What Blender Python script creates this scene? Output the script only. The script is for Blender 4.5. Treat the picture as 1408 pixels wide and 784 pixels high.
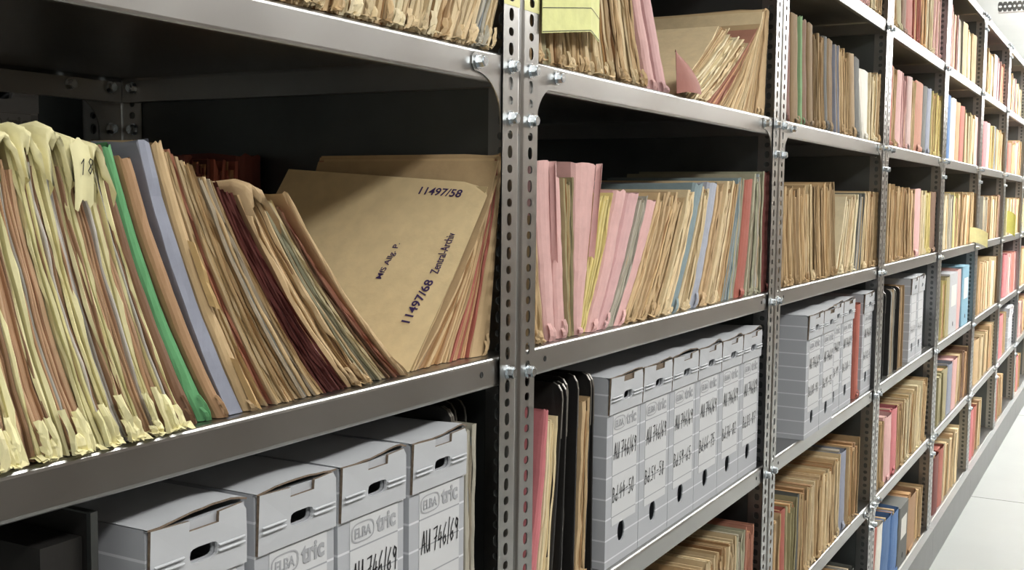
import bpy, bmesh, math, random
from mathutils import Matrix, Vector
for _o in list(bpy.data.objects): bpy.data.objects.remove(_o)
SC = bpy.context.scene; COL = SC.collection
# ------------------------------------------------------------ camera
cam = bpy.data.cameras.new('camera'); camo = bpy.data.objects.new('camera', cam); COL.objects.link(camo)
cam.sensor_width = 36.0; cam.lens = 1547.13/1408*36.0; cam.clip_start = .02; cam.clip_end = 200
_r = Vector((0.4865980,-0.8735474,0.0117207)); _u = Vector((0.0626224,0.0482583,0.9968699)); _f = Vector((0.8713787,0.4843409,-0.0781860))
camo.matrix_world = Matrix(((_r.x,_u.x,-_f.x,-1.3476),(_r.y,_u.y,-_f.y,-.74084),(_r.z,_u.z,-_f.z,1.5784),(0,0,0,1)))
SC.camera = camo
# ------------------------------------------------------------ world and exposure
wd = bpy.data.worlds.new('world'); SC.world = wd; wd.use_nodes = True
wd.node_tree.nodes['Background'].inputs[0].default_value = (.9,.95,1,1); wd.node_tree.nodes['Background'].inputs[1].default_value = .05
SC.view_settings.view_transform = 'Standard'; SC.view_settings.look = 'None'; SC.view_settings.gamma = 1
SC.view_settings.use_curve_mapping = False; SC.view_settings.exposure = 0.0
LAMP_W = 28.0   # the far lamps are the brighter ones
# ceiling lamps over the aisle: (x, y, relative power)
LAMPS = [(-1.4,-1.45,1.1),(.7,-1.45,1.0),(2.8,-1.4,1.0),(4.9,-1.15,1.3),(7.0,-1.0,1.8),(9.1,-1.0,2.2),(11.2,-1.0,2.2),(13.3,-1.0,2.2)]
CEIL = 3.15; W = .7613; L = 1.25; TOP = 2.554
LEVEL = {'E':.158,'D':.568,'C':.957,'B':1.365,'A':1.767,'Z':2.164,'Y':2.554}
LEVWORD = {'E':'bottom shelf','D':'second shelf up','C':'third shelf up','B':'fourth shelf up','A':'fifth shelf up','Z':'sixth shelf up'}
NUM = ['zero','one','two','three','four','five','six','seven','eight','nine','ten']
ORD = ['zeroth','first','second','third','fourth','fifth','sixth','seventh','eighth','ninth','tenth','eleventh','twelfth','thirteenth','fourteenth']
# ------------------------------------------------------------ materials
def s2l(c):
    return tuple(((x/255)/12.92 if x/255 <= .04045 else ((x/255+.055)/1.055)**2.4) for x in c)
def mat(name, rgb, rough=.7, metal=0.0, noise=.0, scale=30, bump=0.0, emit=0, stretch=None):
    m = bpy.data.materials.new(name); m.use_nodes = True; nt = m.node_tree; b = nt.nodes['Principled BSDF']
    c = s2l(rgb); b.inputs['Base Color'].default_value = (*c,1); b.inputs['Roughness'].default_value = rough; b.inputs['Metallic'].default_value = metal
    if emit:
        b.inputs['Emission Color'].default_value = (*c,1); b.inputs['Emission Strength'].default_value = emit
    if noise or bump:
        tc = nt.nodes.new('ShaderNodeTexCoord'); mp = nt.nodes.new('ShaderNodeMapping'); n = nt.nodes.new('ShaderNodeTexNoise')
        n.inputs['Scale'].default_value = scale; n.inputs['Detail'].default_value = 5
        if stretch: mp.inputs['Scale'].default_value = stretch
        nt.links.new(tc.outputs['Object'], mp.inputs[0]); nt.links.new(mp.outputs[0], n.inputs['Vector'])
        if noise:
            mr = nt.nodes.new('ShaderNodeMapRange'); mr.inputs[1].default_value = .3; mr.inputs[2].default_value = .7
            mr.inputs[3].default_value = 1-noise; mr.inputs[4].default_value = 1+noise
            mx = nt.nodes.new('ShaderNodeVectorMath'); mx.operation = 'SCALE'; mx.inputs[0].default_value = c
            nt.links.new(n.outputs[0], mr.inputs[0]); nt.links.new(mr.outputs[0], mx.inputs['Scale']); nt.links.new(mx.outputs[0], b.inputs['Base Color'])
            if metal:
                m2 = nt.nodes.new('ShaderNodeMapRange'); m2.inputs[1].default_value = .3; m2.inputs[2].default_value = .7
                m2.inputs[3].default_value = rough-.03; m2.inputs[4].default_value = rough+.04
                nt.links.new(n.outputs[0], m2.inputs[0]); nt.links.new(m2.outputs[0], b.inputs['Roughness'])
        if bump:
            bp = nt.nodes.new('ShaderNodeBump'); bp.inputs['Strength'].default_value = bump; bp.inputs['Distance'].default_value = .002
            nt.links.new(n.outputs[0], bp.inputs['Height']); nt.links.new(bp.outputs[0], b.inputs['Normal'])
    return m
def mat_paper(name, rough=.75):
    m = mat(name, (200,180,140), rough); nt = m.node_tree; b = nt.nodes['Principled BSDF']
    at = nt.nodes.new('ShaderNodeAttribute'); at.attribute_name = 'tint'
    tc = nt.nodes.new('ShaderNodeTexCoord'); n = nt.nodes.new('ShaderNodeTexNoise'); n.inputs['Scale'].default_value = 45; n.inputs['Detail'].default_value = 6
    mr = nt.nodes.new('ShaderNodeMapRange'); mr.inputs[1].default_value=.3; mr.inputs[2].default_value=.7; mr.inputs[3].default_value=.93; mr.inputs[4].default_value=1.05
    mx = nt.nodes.new('ShaderNodeVectorMath'); mx.operation='SCALE'
    nt.links.new(tc.outputs['Object'], n.inputs['Vector']); nt.links.new(n.outputs[0], mr.inputs[0])
    nt.links.new(at.outputs['Color'], mx.inputs[0]); nt.links.new(mr.outputs[0], mx.inputs['Scale']); nt.links.new(mx.outputs[0], b.inputs['Base Color'])
    n2 = nt.nodes.new('ShaderNodeTexNoise'); n2.inputs['Scale'].default_value = 90; n2.inputs['Detail'].default_value = 3
    bp = nt.nodes.new('ShaderNodeBump'); bp.inputs['Strength'].default_value=.35; bp.inputs['Distance'].default_value=.0015
    nt.links.new(tc.outputs['Object'], n2.inputs['Vector']); nt.links.new(n2.outputs[0], bp.inputs['Height']); nt.links.new(bp.outputs[0], b.inputs['Normal'])
    return m
def mat_ruled(name, rgb, line, pitch, z0, lw):
    m = mat(name, rgb, .7); nt = m.node_tree; b = nt.nodes['Principled BSDF']
    tc = nt.nodes.new('ShaderNodeTexCoord'); sp = nt.nodes.new('ShaderNodeSeparateXYZ'); nt.links.new(tc.outputs['Object'], sp.inputs[0])
    def mt(op, a, v=None):
        q = nt.nodes.new('ShaderNodeMath'); q.operation = op
        nt.links.new(a, q.inputs[0])
        if v is not None: q.inputs[1].default_value = v
        return q.outputs[0]
    f = mt('FRACT', mt('DIVIDE', mt('SUBTRACT', sp.outputs['Z'], z0), pitch)); k = mt('LESS_THAN', f, lw)
    mx = nt.nodes.new('ShaderNodeMix'); mx.data_type = 'RGBA'; mx.inputs[6].default_value = (*s2l(rgb),1); mx.inputs[7].default_value = (*s2l(line),1)
    nt.links.new(k, mx.inputs[0]); nt.links.new(mx.outputs[2], b.inputs['Base Color'])
    return m
M = {}
M['steel'] = mat('galvanised_steel', (176,176,175), .31, 1.0, .05, 9, 0, stretch=(.5,1,.5))
M['panel'] = mat('steel_panel', (112,116,116), .42, 1.0, .10, 9)
M['bolt'] = mat('zinc_bolt', (205,212,218), .25, 1.0)
M['dark'] = mat('dark_hole', (8,8,8), .9)
M['paper'] = mat_paper('paper')
M['black'] = mat('black_board', (30,29,28), .45, 0, .15, 60)
M['edgegrey'] = mat('worn_metal_edge', (120,116,108), .4, .6)
M['box'] = mat_ruled('grey_box_card', (170,173,179), (208,210,215), .0353, .012, .075)
M['boxplain'] = mat('grey_box_lid', (184,187,192), .65, 0, .03, 20)
M['boxlabel'] = mat_ruled('box_label', (198,200,203), (148,151,157), .0353, .0125, .05)
M['logo'] = mat('grey_logo', (158,160,165), .7)
M['edge'] = mat('corrugated_edge', (112,98,84), .9, 0, .3, 300)
M['ink'] = mat('black_ink', (22,22,26), .6)
M['violet'] = mat('violet_ink', (58,40,90), .7)
M['floor'] = None
M['white'] = mat('white_paint', (232,234,232), .8, 0, .02, 4)
M['wall'] = mat('grey_wall', (92,82,72), .8, 0, .05, 3)
M['lamp'] = mat('lamp_diffuser', (255,252,240), .5, emit=9)
M['lampbody'] = mat('lamp_housing', (235,235,235), .5)
M['post_reflection'] = mat('yellow_reflection', (206,204,140), .3, .3)  # yellow reflection on the steel post, put into a colour
M['base'] = mat('base_grey', (128,130,130), .5, .2, .04, 10)
M['cardboard'] = mat('brown_cardboard', (170,130,92), .85, 0, .08, 40)
# ------------------------------------------------------------ mesh helpers
class MB:
    def __init__(s): s.v=[]; s.f=[]; s.c=[]; s.sm=[]
    def quad(s, pts, c=(.5,.5,.5)):
        i=len(s.v); s.v+= [tuple(p) for p in pts]; s.f.append(tuple(range(i,i+len(pts)))); s.c.append(c)
    def grid(s, rows, c, close=False):
        i=len(s.v); n=len(rows[0])
        for r in rows: s.v += [tuple(p) for p in r]
        for a in range(len(rows)-1):
            for b in range(n-1 if not close else n):
                q=(b+1)%n
                s.f.append((i+a*n+b,i+a*n+q,i+(a+1)*n+q,i+(a+1)*n+b)); s.c.append(c[a][b] if isinstance(c,list) else c)
    def box(s, x0,x1,y0,y1,z0,z1,c=(.5,.5,.5)):
        i=len(s.v); s.v += [(x0,y0,z0),(x1,y0,z0),(x1,y1,z0),(x0,y1,z0),(x0,y0,z1),(x1,y0,z1),(x1,y1,z1),(x0,y1,z1)]
        for q in ((0,3,2,1),(4,5,6,7),(0,1,5,4),(1,2,6,5),(2,3,7,6),(3,0,4,7)):
            s.f.append(tuple(i+k for k in q)); s.c.append(c)
    def cyl(s, cx,cz,y0,y1,r,n,c=(.5,.5,.5),rot=0):
        i=len(s.v)
        for y in (y0,y1):
            for k in range(n):
                a=rot+2*math.pi*k/n; s.v.append((cx+r*math.cos(a),y,cz+r*math.sin(a)))
        for k in range(n):
            q=(k+1)%n; s.f.append((i+k,i+q,i+n+q,i+n+k)); s.c.append(c)
        s.f.append(tuple(i+k for k in range(n))); s.c.append(c)
        s.f.append(tuple(i+n+k for k in reversed(range(n)))); s.c.append(c)
    def mesh(s, name, m, tint=False, smooth=False, mats=None):
        me=bpy.data.meshes.new(name); me.from_pydata(s.v,[],s.f)
        if tint:
            at=me.attributes.new('tint','FLOAT_COLOR','FACE')
            flat=[]
            for c in s.c: flat += [c[0],c[1],c[2],1.0]
            at.data.foreach_set('color', flat)
        me.materials.append(m)
        for e in (mats or []): me.materials.append(e)
        if smooth: me.polygons.foreach_set('use_smooth',[True]*len(me.polygons))
        me.update(); return me
def link(name, me, parent=None, loc=None):
    o=bpy.data.objects.new(name, me); COL.objects.link(o)
    if parent: o.parent=parent
    if loc: o.location=loc
    return o
def tag(o,label,cat,group=None):
    o['label']=label; o['category']=cat
    if group: o['group']=group
    return o
def empty(name,loc): return link(name,None,None,loc)
def struct(name,me): o=link(name,me); o['kind']='structure'; return o
def plate_with_holes(outer, holes, y0, y1):
    """flat plate in XZ between y0 (front) and y1, with through holes"""
    bm=bmesh.new(); loops=[]
    for lp in [outer]+holes:
        vs=[bm.verts.new((x,y0,z)) for x,z in lp]; es=[bm.edges.new((vs[i],vs[(i+1)%len(vs)])) for i in range(len(vs))]; loops.append((vs,es))
    bmesh.ops.triangle_fill(bm,use_beauty=True,use_dissolve=False,edges=[e for _,es in loops for e in es],normal=(0,-1,0))
    front=list(bm.faces); back={}
    for vs,_ in loops:
        for v in vs: back[v]=bm.verts.new((v.co.x,y1,v.co.z))
    for f in front: bm.faces.new([back[v] for v in reversed(f.verts)])
    for vs,_ in loops:
        for i in range(len(vs)):
            a,b=vs[i],vs[(i+1)%len(vs)]; bm.faces.new((a,b,back[b],back[a]))
    bmesh.ops.recalc_face_normals(bm,faces=bm.faces)
    return bm
def oval(cx,cz,w,h,n=14,p=2.0):
    r=[]
    for k in range(n):
        a=2*math.pi*k/n; ca,sa=math.cos(a),math.sin(a)
        r.append((cx+w/2*math.copysign(abs(ca)**(2/p),ca), cz+h/2*math.copysign(abs(sa)**(2/p),sa)))
    return r
def bm_mesh(bm,name,m):
    me=bpy.data.meshes.new(name); bm.to_mesh(me); bm.free(); me.materials.append(m); return me
def text_mesh(txt,size,m,name,ext=.0002,bold=0,shear=0):
    cu=bpy.data.curves.new(name,'FONT'); cu.body=txt; cu.size=size; cu.extrude=ext; cu.offset=bold; cu.shear=shear; cu.resolution_u=3
    o=bpy.data.objects.new(name,cu); COL.objects.link(o)
    dg=bpy.context.evaluated_depsgraph_get(); me=bpy.data.meshes.new_from_object(o.evaluated_get(dg))
    bpy.data.objects.remove(o); bpy.data.curves.remove(cu); me.materials.clear(); me.materials.append(m); return me
GL={'A':[[(0,0),(.3,1),(.5,0)],[(.1,.36),(.5,.42)]],'U':[[(0,1),(.02,.25),(.18,0),(.38,.15),(.46,1)],[(.46,1),(.5,0)]],
'7':[[(0,.95),(.5,1),(.2,-.05)],[(.1,.48),(.46,.55)]],'4':[[(.3,1),(0,.36),(.52,.42)],[(.38,.68),(.32,-.05)]],
'6':[[(.42,1),(.12,.6),(.03,.22),(.2,0),(.42,.16),(.34,.42),(.07,.28)]],'9':[[(.42,.88),(.2,1),(.05,.75),(.2,.55),(.43,.82),(.42,.9),(.34,0)]],
'/':[[(.02,-.12),(.26,1.1)]],'1':[[(.05,.72),(.26,1),(.2,0)]],'0':[[(.25,1),(.05,.7),(.06,.2),(.24,0),(.44,.3),(.42,.8),(.25,1)]],
'B':[[(.08,0),(.1,1),(.42,.85),(.36,.58),(.12,.52)],[(.36,.55),(.48,.25),(.3,0),(.08,0)]],'d':[[(.4,.42),(.12,.45),(.04,.15),(.2,0),(.4,.2)],[(.46,1),(.4,0)]],
'.':[[(.05,0),(.12,.06)]],'5':[[(.48,1),(.14,.98),(.1,.58),(.36,.58),(.44,.25),(.25,0),(.02,.08)]],
'8':[[(.4,.9),(.2,1),(.08,.8),(.4,.3),(.24,0),(.05,.22),(.4,.7),(.4,.9)]],'3':[[(.05,.95),(.42,.98),(.2,.58),(.44,.35),(.3,0),(.02,.06)]],
'2':[[(.05,.8),(.25,1),(.42,.78),(.02,.02),(.48,.02)]],'-':[[(.05,.45),(.45,.5)]],' ':[]}
def hand(txt,h,w,rng,name):
    """marker handwriting in the XZ plane (facing -Y), baseline at z=0"""
    mb=MB(); x=0; n=len(txt)
    WD={'.':.35,'/':.62,' ':.5}; cw=w/ sum(WD.get(c,1) for c in txt)
    for ch in txt:
        sw=WD.get(ch,1)
        oz=rng.uniform(-.05,.05)*h
        for st in GL[ch]:
            pts=[(x+(px*1.5+.18*pz*.5)*cw*.95, oz+pz*h) for px,pz in st]
            for a,b in zip(pts,pts[1:]):
                dx,dz=b[0]-a[0],b[1]-a[1]; l=math.hypot(dx,dz)+1e-9; t=h*.038; ex,ez=dx/l*t*.8,dz/l*t*.8; nx,nz=-dz/l*t,dx/l*t
                mb.quad([(a[0]-ex-nx,0,a[1]-ez-nz),(b[0]+ex-nx,0,b[1]+ez-nz),(b[0]+ex+nx,0,b[1]+ez+nz),(a[0]-ex+nx,0,a[1]-ez+nz)])
        x+=cw*sw
    return mb.mesh(name,M['ink'])
# ------------------------------------------------------------ the room
def floor_mat():
    m=mat('floor_tile',(140,143,141),.62,0,.03,3); nt=m.node_tree; b=nt.nodes['Principled BSDF']; src=b.inputs['Base Color'].links[0].from_socket
    tc=nt.nodes.new('ShaderNodeTexCoord'); mp=nt.nodes.new('ShaderNodeMapping'); mp.inputs['Location'].default_value=(.3,-.02,0)
    br=nt.nodes.new('ShaderNodeTexBrick'); br.offset=0; br.inputs['Scale'].default_value=1; br.inputs['Mortar Size'].default_value=.006; br.inputs['Mortar Smooth'].default_value=.2
    br.inputs['Brick Width'].default_value=2.68; br.inputs['Row Height'].default_value=1.6
    br.inputs['Color1'].default_value=(1,1,1,1); br.inputs['Color2'].default_value=(.96,.96,.96,1); br.inputs['Mortar'].default_value=(.12,.12,.12,1)
    nt.links.new(tc.outputs['Object'],mp.inputs[0]); nt.links.new(mp.outputs[0],br.inputs['Vector'])
    mx=nt.nodes.new('ShaderNodeVectorMath'); mx.operation='MULTIPLY'; nt.links.new(src,mx.inputs[0]); nt.links.new(br.outputs[0],mx.inputs[1]); nt.links.new(mx.outputs[0],b.inputs['Base Color'])
    return m
def slab(x0,x1,y0,y1,z0,z1,m,name):
    mb=MB(); mb.box(x0,x1,y0,y1,z0,z1); return mb.mesh(name,m)
RX0,RX1,RY0,RY1=-3.0,17.0,-2.2,2.4
struct('floor',slab(RX0,RX1,RY0,RY1,-.1,0,floor_mat(),'floor'))
struct('ceiling',slab(RX0,RX1,RY0,RY1,CEIL,CEIL+.1,M['white'],'ceiling'))
struct('wall_back',slab(RX0,RX1,RY1,RY1+.1,0,CEIL,M['white'],'wall_back'))
struct('wall_front',slab(RX0,RX1,RY0-.1,RY0,0,CEIL,M['wall'],'wall_front'))
struct('wall_left',slab(RX0-.1,RX0,RY0,RY1,0,CEIL,M['white'],'wall_left'))
struct('wall_right',slab(RX1,RX1+.1,RY0,RY1,0,CEIL,M['white'],'wall_right'))
# ceiling lamps
def lamp(i,x,y,k):
    t=tag(empty('ceiling_light',(x,y,CEIL)),'white strip light on the ceiling above the aisle, %s from the near end'%ORD[i+1],'lamp','strip lights along the aisle')
    mb=MB(); mb.box(-.65,.65,-.11,.11,-.40,-.35); link('housing',mb.mesh('housing',M['lampbody']),t)
    mb=MB(); [mb.box(q-.004,q+.004,-.004,.004,-.35,-.0005) for q in (-.5,.5)]; link('hanger',mb.mesh('hanger',M['steel']),t)
    mb=MB(); mb.grid([[(xx,.10*math.cos(a),-.402-.03*math.sin(a)) for a in [k*math.pi/8 for k in range(9)]] for xx in (-.64,.64)],(1,1,1)); link('diffuser',mb.mesh('diffuser',M['lamp'],smooth=True),t)
    la=bpy.data.lights.new('lamp_light','AREA'); la.shape='RECTANGLE'; la.size=1.25; la.size_y=.30; la.energy=LAMP_W*k; la.color=(1,.985,.955); la.spread=math.pi
    lo=link('lamp_light',la,t,(0,0,-.45))
    lb=la.copy(); lb.energy=LAMP_W*k*(.4 if k<1.2 else 3.2); lo=link('lamp_light',lb,t,(0,0,-.34)); lo.rotation_euler.x=math.pi
for i,(x,y,k) in enumerate(LAMPS): lamp(i,x,y,k)
# ------------------------------------------------------------ shelving
FL=.049; PIT=.0226
def post_mesh(sx,sy,z0=.158,z1=TOP):
    """slotted angle: corner at the origin, front flange along sx, side flange along sy"""
    mb=MB(); n=int((z1-z0)/PIT); K=12; ou=[]
    c=(1,1,1)
    def cell(zc,h,fx,depth):
        # ring between the cell rectangle and its hole; fx maps (a,z,t)->xyz ; a across the flange
        a0,a1=.0085,FL; hw,hh=(.0062,.0085) if h else (.0066,.0056); ac=.028
        outer=[];inner=[]
        for k in range(16):
            an=2*math.pi*k/16; ca,sa=math.cos(an),math.sin(an)
            inner.append((ac+hw*math.copysign(abs(ca)**.8,ca),zc+hh*math.copysign(abs(sa)**.8,sa)))
            t=max(abs(ca)/1.0,abs(sa)/1.0); ux,uz=ca/t,sa/t
            outer.append(((a0+a1)/2+ux*(a1-a0)/2, zc+uz*PIT/2))
        i=len(mb.v)
        for th in (0,.002):
            for p in outer: mb.v.append(fx(p[0],p[1],th))
            for p in inner: mb.v.append(fx(p[0],p[1],th))
        for k in range(16):
            q=(k+1)%16
            mb.f.append((i+k,i+q,i+16+q,i+16+k)); mb.c.append(c)
            mb.f.append((i+32+k,i+48+k,i+48+q,i+32+q)); mb.c.append(c)
            mb.f.append((i+16+k,i+16+q,i+48+q,i+48+k)); mb.c.append(c)
    for j in range(n):
        zc=z0+PIT*(j+.5)
        cell(zc,j%2,lambda a,z,t:(sx*a,sy*(-.0022+t),z),0)
        cell(zc,j%2,lambda a,z,t:(sx*(.0004+t),sy*(a-.002),z),0)
    # rounded corner strip, both skins
    zt=z0+PIT*n
    for off in (0,.002):
        arc=[]; R0=.0082; r=R0-off
        for k in range(9):
            a=k/8*math.pi/2; arc.append((sx*(.0004+R0-r*math.sin(a)),sy*(-.0022+R0-r*math.cos(a))))
        arc=[(sx*.0087,sy*(-.0022+off))]+arc+[(sx*(.0004+off),sy*.0066)]
        mb.grid([[(x,y,z) for x,y in arc] for z in (z0,zt)],c)
    return mb.mesh('post',M['steel'])
POST={(sx,sy):post_mesh(sx,sy) for sx in (1,-1) for sy in (1,-1)}
def shelf_mesh():
    mb=MB(); T=.0406; x0,x1=.004,L-.004; D=W-.004
    prof=[(.016,-T+.001),(.004,-T),(.0026,-T+.0012),(.0022,-T+.004),(.0022,-.006),(.0027,-.0036),(.0038,-.0018),(.0056,-.0006),(.009,0),(D-.008,0),(D-.003,-.002),(D,-.006),(D,-T),(D-.014,-T)]
    mb.grid([[(x,y,z) for y,z in prof] for x in (x0+.0015,x1-.0015)],(1,1,1))
    for x,s in ((x0,1),(x1,-1)):
        pr=[(x+s*.012,-T+.0005),(x,-T),(x,-.004),(x+s*.0015,0)]
        mb.grid([[(px,y,z) for px,z in pr] for y in (.004,D-.001)],(1,1,1))
    return mb.mesh('shelf',M['steel'])
SHELF=shelf_mesh()
def hole_mesh(): mb=MB(); mb.cyl(0,0,-.0003,.0003,.0042,12); return mb.mesh('bolt_hole',M['dark'])
HOLE=hole_mesh()
def bolt_mesh():
    mb=MB(); mb.cyl(0,0,-.0020,0,.0098,16); mb.cyl(0,0,-.0105,-.0020,.0078,6,rot=.3); mb.cyl(0,0,-.0118,-.0105,.0060,12); return mb.mesh('bolt',M['bolt'])
BOLT=bolt_mesh()
def gusset_mesh(s):
    o=[(0.0005,-.003),(.117,-.006),(.124,-.012),(.124,-.022),(.117,-.030)]
    for k in range(1,9):
        a=k/9; o.append((.117-.066*math.sin(a*math.pi/2), -.030-.055*(1-math.cos(a*math.pi/2))))
    o+=[(.050,-.088),(.049,-.104),(.0005,-.104)]
    return bm_mesh(plate_with_holes([(s*x,z) for x,z in (o if s>0 else list(reversed(o)))],[],.0001,.0018),'gusset_plate',M['steel'])
GUS={1:gusset_mesh(1),-1:gusset_mesh(-1)}
PANEL=slab(-.0004,.0004,.003,W-.003,.165,TOP,M['panel'],'side_panel')
PLINTH=slab(.001,L-.001,-.022,W,0,.156,M['base'],'plinth')
BAYWORD=['nearest','second','third','fourth','fifth','sixth','seventh','eighth','ninth','tenth']
def bay(k,y=0,levels=LEVEL,rear=False,lab=None):
    t=tag(empty('shelving_bay',((k-1)*L,y,0)),lab,'shelf','galvanised shelving bays in a row')
    link('plinth',PLINTH,t)
    for sx,x in ((1,.0003),(-1,L-.0003)):
        link('post',POST[(sx,1)],t,(x,0,0)); link('post',POST[(sx,-1)],t,(x,W,0))
    link('side_panel',PANEL,t,(L,0,0))
    for nm,z in levels.items():
        s=link('shelf',SHELF,t,(0,0,z))
        for x in (.090,L-.090):
            if nm in 'BCEZ': link('bolt_hole',HOLE,s,(x,.0021,-.020))
        for sg,x in ((1,0),(-1,L)):
            g=None
            if nm in 'ADY':
                g=link('gusset_plate',GUS[sg],s,(x,0,0)); link('bolt',BOLT,g,(sg*.110,0,-.018))
                link('bolt',BOLT,g,(sg*.028,-.0022,-.016)); link('bolt',BOLT,g,(sg*.028,-.0022,-.084))
            elif nm!='E':
                link('bolt',BOLT,s,(x+sg*.028,-.0022,-.024 if (nm!='B' or sg<0 or k>1) else -.03))
            if k==0 and sg<0 and nm in 'AB':   # rear corner bolts seen inside the near bay
                for bx,bz in ((.028,-.016),(.110,-.018),(.028,-.084)):
                    if nm=='A': 
                        b=link('bolt',BOLT,s,(x-bx,W-.0025 if bx<.05 else W-.0045,bz))
                if nm=='A':
                    link('gusset_plate',GUS[-1],s,(x,W-.0018,0))
                    for by,bz in ((.03,-.016),(.03,-.084)):
                        b=link('bolt',BOLT,s,(x-.0028,W-by,bz)); b.rotation_euler.z=-math.pi/2
    return t
BAYLAB=['galvanised shelving bay nearest the camera, with the large leaning cream files','galvanised shelving bay with six labelled boxes and pink files, second from left',
 'galvanised shelving bay with five grey boxes and brown files, third from left','galvanised shelving bay with black binders beside grey boxes, fourth from left',
 'galvanised shelving bay with a light blue binder, fifth from left','galvanised shelving bay with crumpled tan files, sixth from left','galvanised shelving bay with pink files on two shelves, seventh from left',
 'galvanised shelving bay cut by the right edge of the photo, eighth from left','galvanised shelving bay farthest along the row, ninth from left']
BAYS=[bay(k,lab=BAYLAB[k]) for k in range(9)]
def reflection_mesh(sx):  # holed overlay that paints a yellow reflection onto the post flange
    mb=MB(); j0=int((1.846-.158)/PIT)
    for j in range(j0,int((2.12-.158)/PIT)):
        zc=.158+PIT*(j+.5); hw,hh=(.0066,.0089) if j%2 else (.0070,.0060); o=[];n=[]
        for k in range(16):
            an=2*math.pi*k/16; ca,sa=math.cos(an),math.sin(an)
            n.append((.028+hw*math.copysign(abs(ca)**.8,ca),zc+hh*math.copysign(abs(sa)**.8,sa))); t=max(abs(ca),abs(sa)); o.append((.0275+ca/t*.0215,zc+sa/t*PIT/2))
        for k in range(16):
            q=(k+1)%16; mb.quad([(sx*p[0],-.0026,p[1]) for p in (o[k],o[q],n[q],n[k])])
    return mb.mesh('yellow_reflection',M['post_reflection'])
o=link('yellow_reflection',reflection_mesh(-1),BAYS[0],(L-.0003,0,0)); o['label']='yellow reflection painted on the upper post'
o=link('yellow_reflection',reflection_mesh(1),BAYS[1],(.0003,0,0)); o['label']='yellow reflection painted on the upper post'
rl={'B':1.440,'A':1.842}
for k,lab in ((-1,'dark rear shelving bay behind the nearest bay, left one'),(0,'dark rear shelving bay seen through the back of the nearest bay')):
    b=bay(k,W+.04,rl,lab=lab); b['group']='rear shelving bays'
# tie beams across the aisle, above the posts
def tie(x,lab):
    mb=MB()
    for s in (0,1):
        n=int(1.9/PIT)
        for j in range(n):
            y=-1.95+PIT*(j+.5)
            if s==0: f=lambda a,b: (x,b,TOP+a)
            else: f=lambda a,b: (x+a,b,TOP+.001)
            hw,hh=.0062,(.0085 if j%2 else .0056); i=len(mb.v)
            for k in range(12):
                an=2*math.pi*k/12; ca,sa=math.cos(an),math.sin(an); t=max(abs(ca),abs(sa)); mb.v.append(f(.0275+ca/t*.0245,y+sa/t*PIT/2))
            for k in range(12):
                an=2*math.pi*k/12; mb.v.append(f(.028+hw*math.cos(an),y+hh*math.sin(an)))
            for k in range(12):
                q=(k+1)%12; mb.f.append((i+k,i+q,i+12+q,i+12+k)); mb.c.append((1,1,1))
    return tag(link('tie_beam',mb.mesh('tie_beam',M['steel'])),lab,'beam','tie beams over the aisle')
tie(4*L+.005,'perforated steel tie beam crossing above the aisle at the top right')
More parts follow.
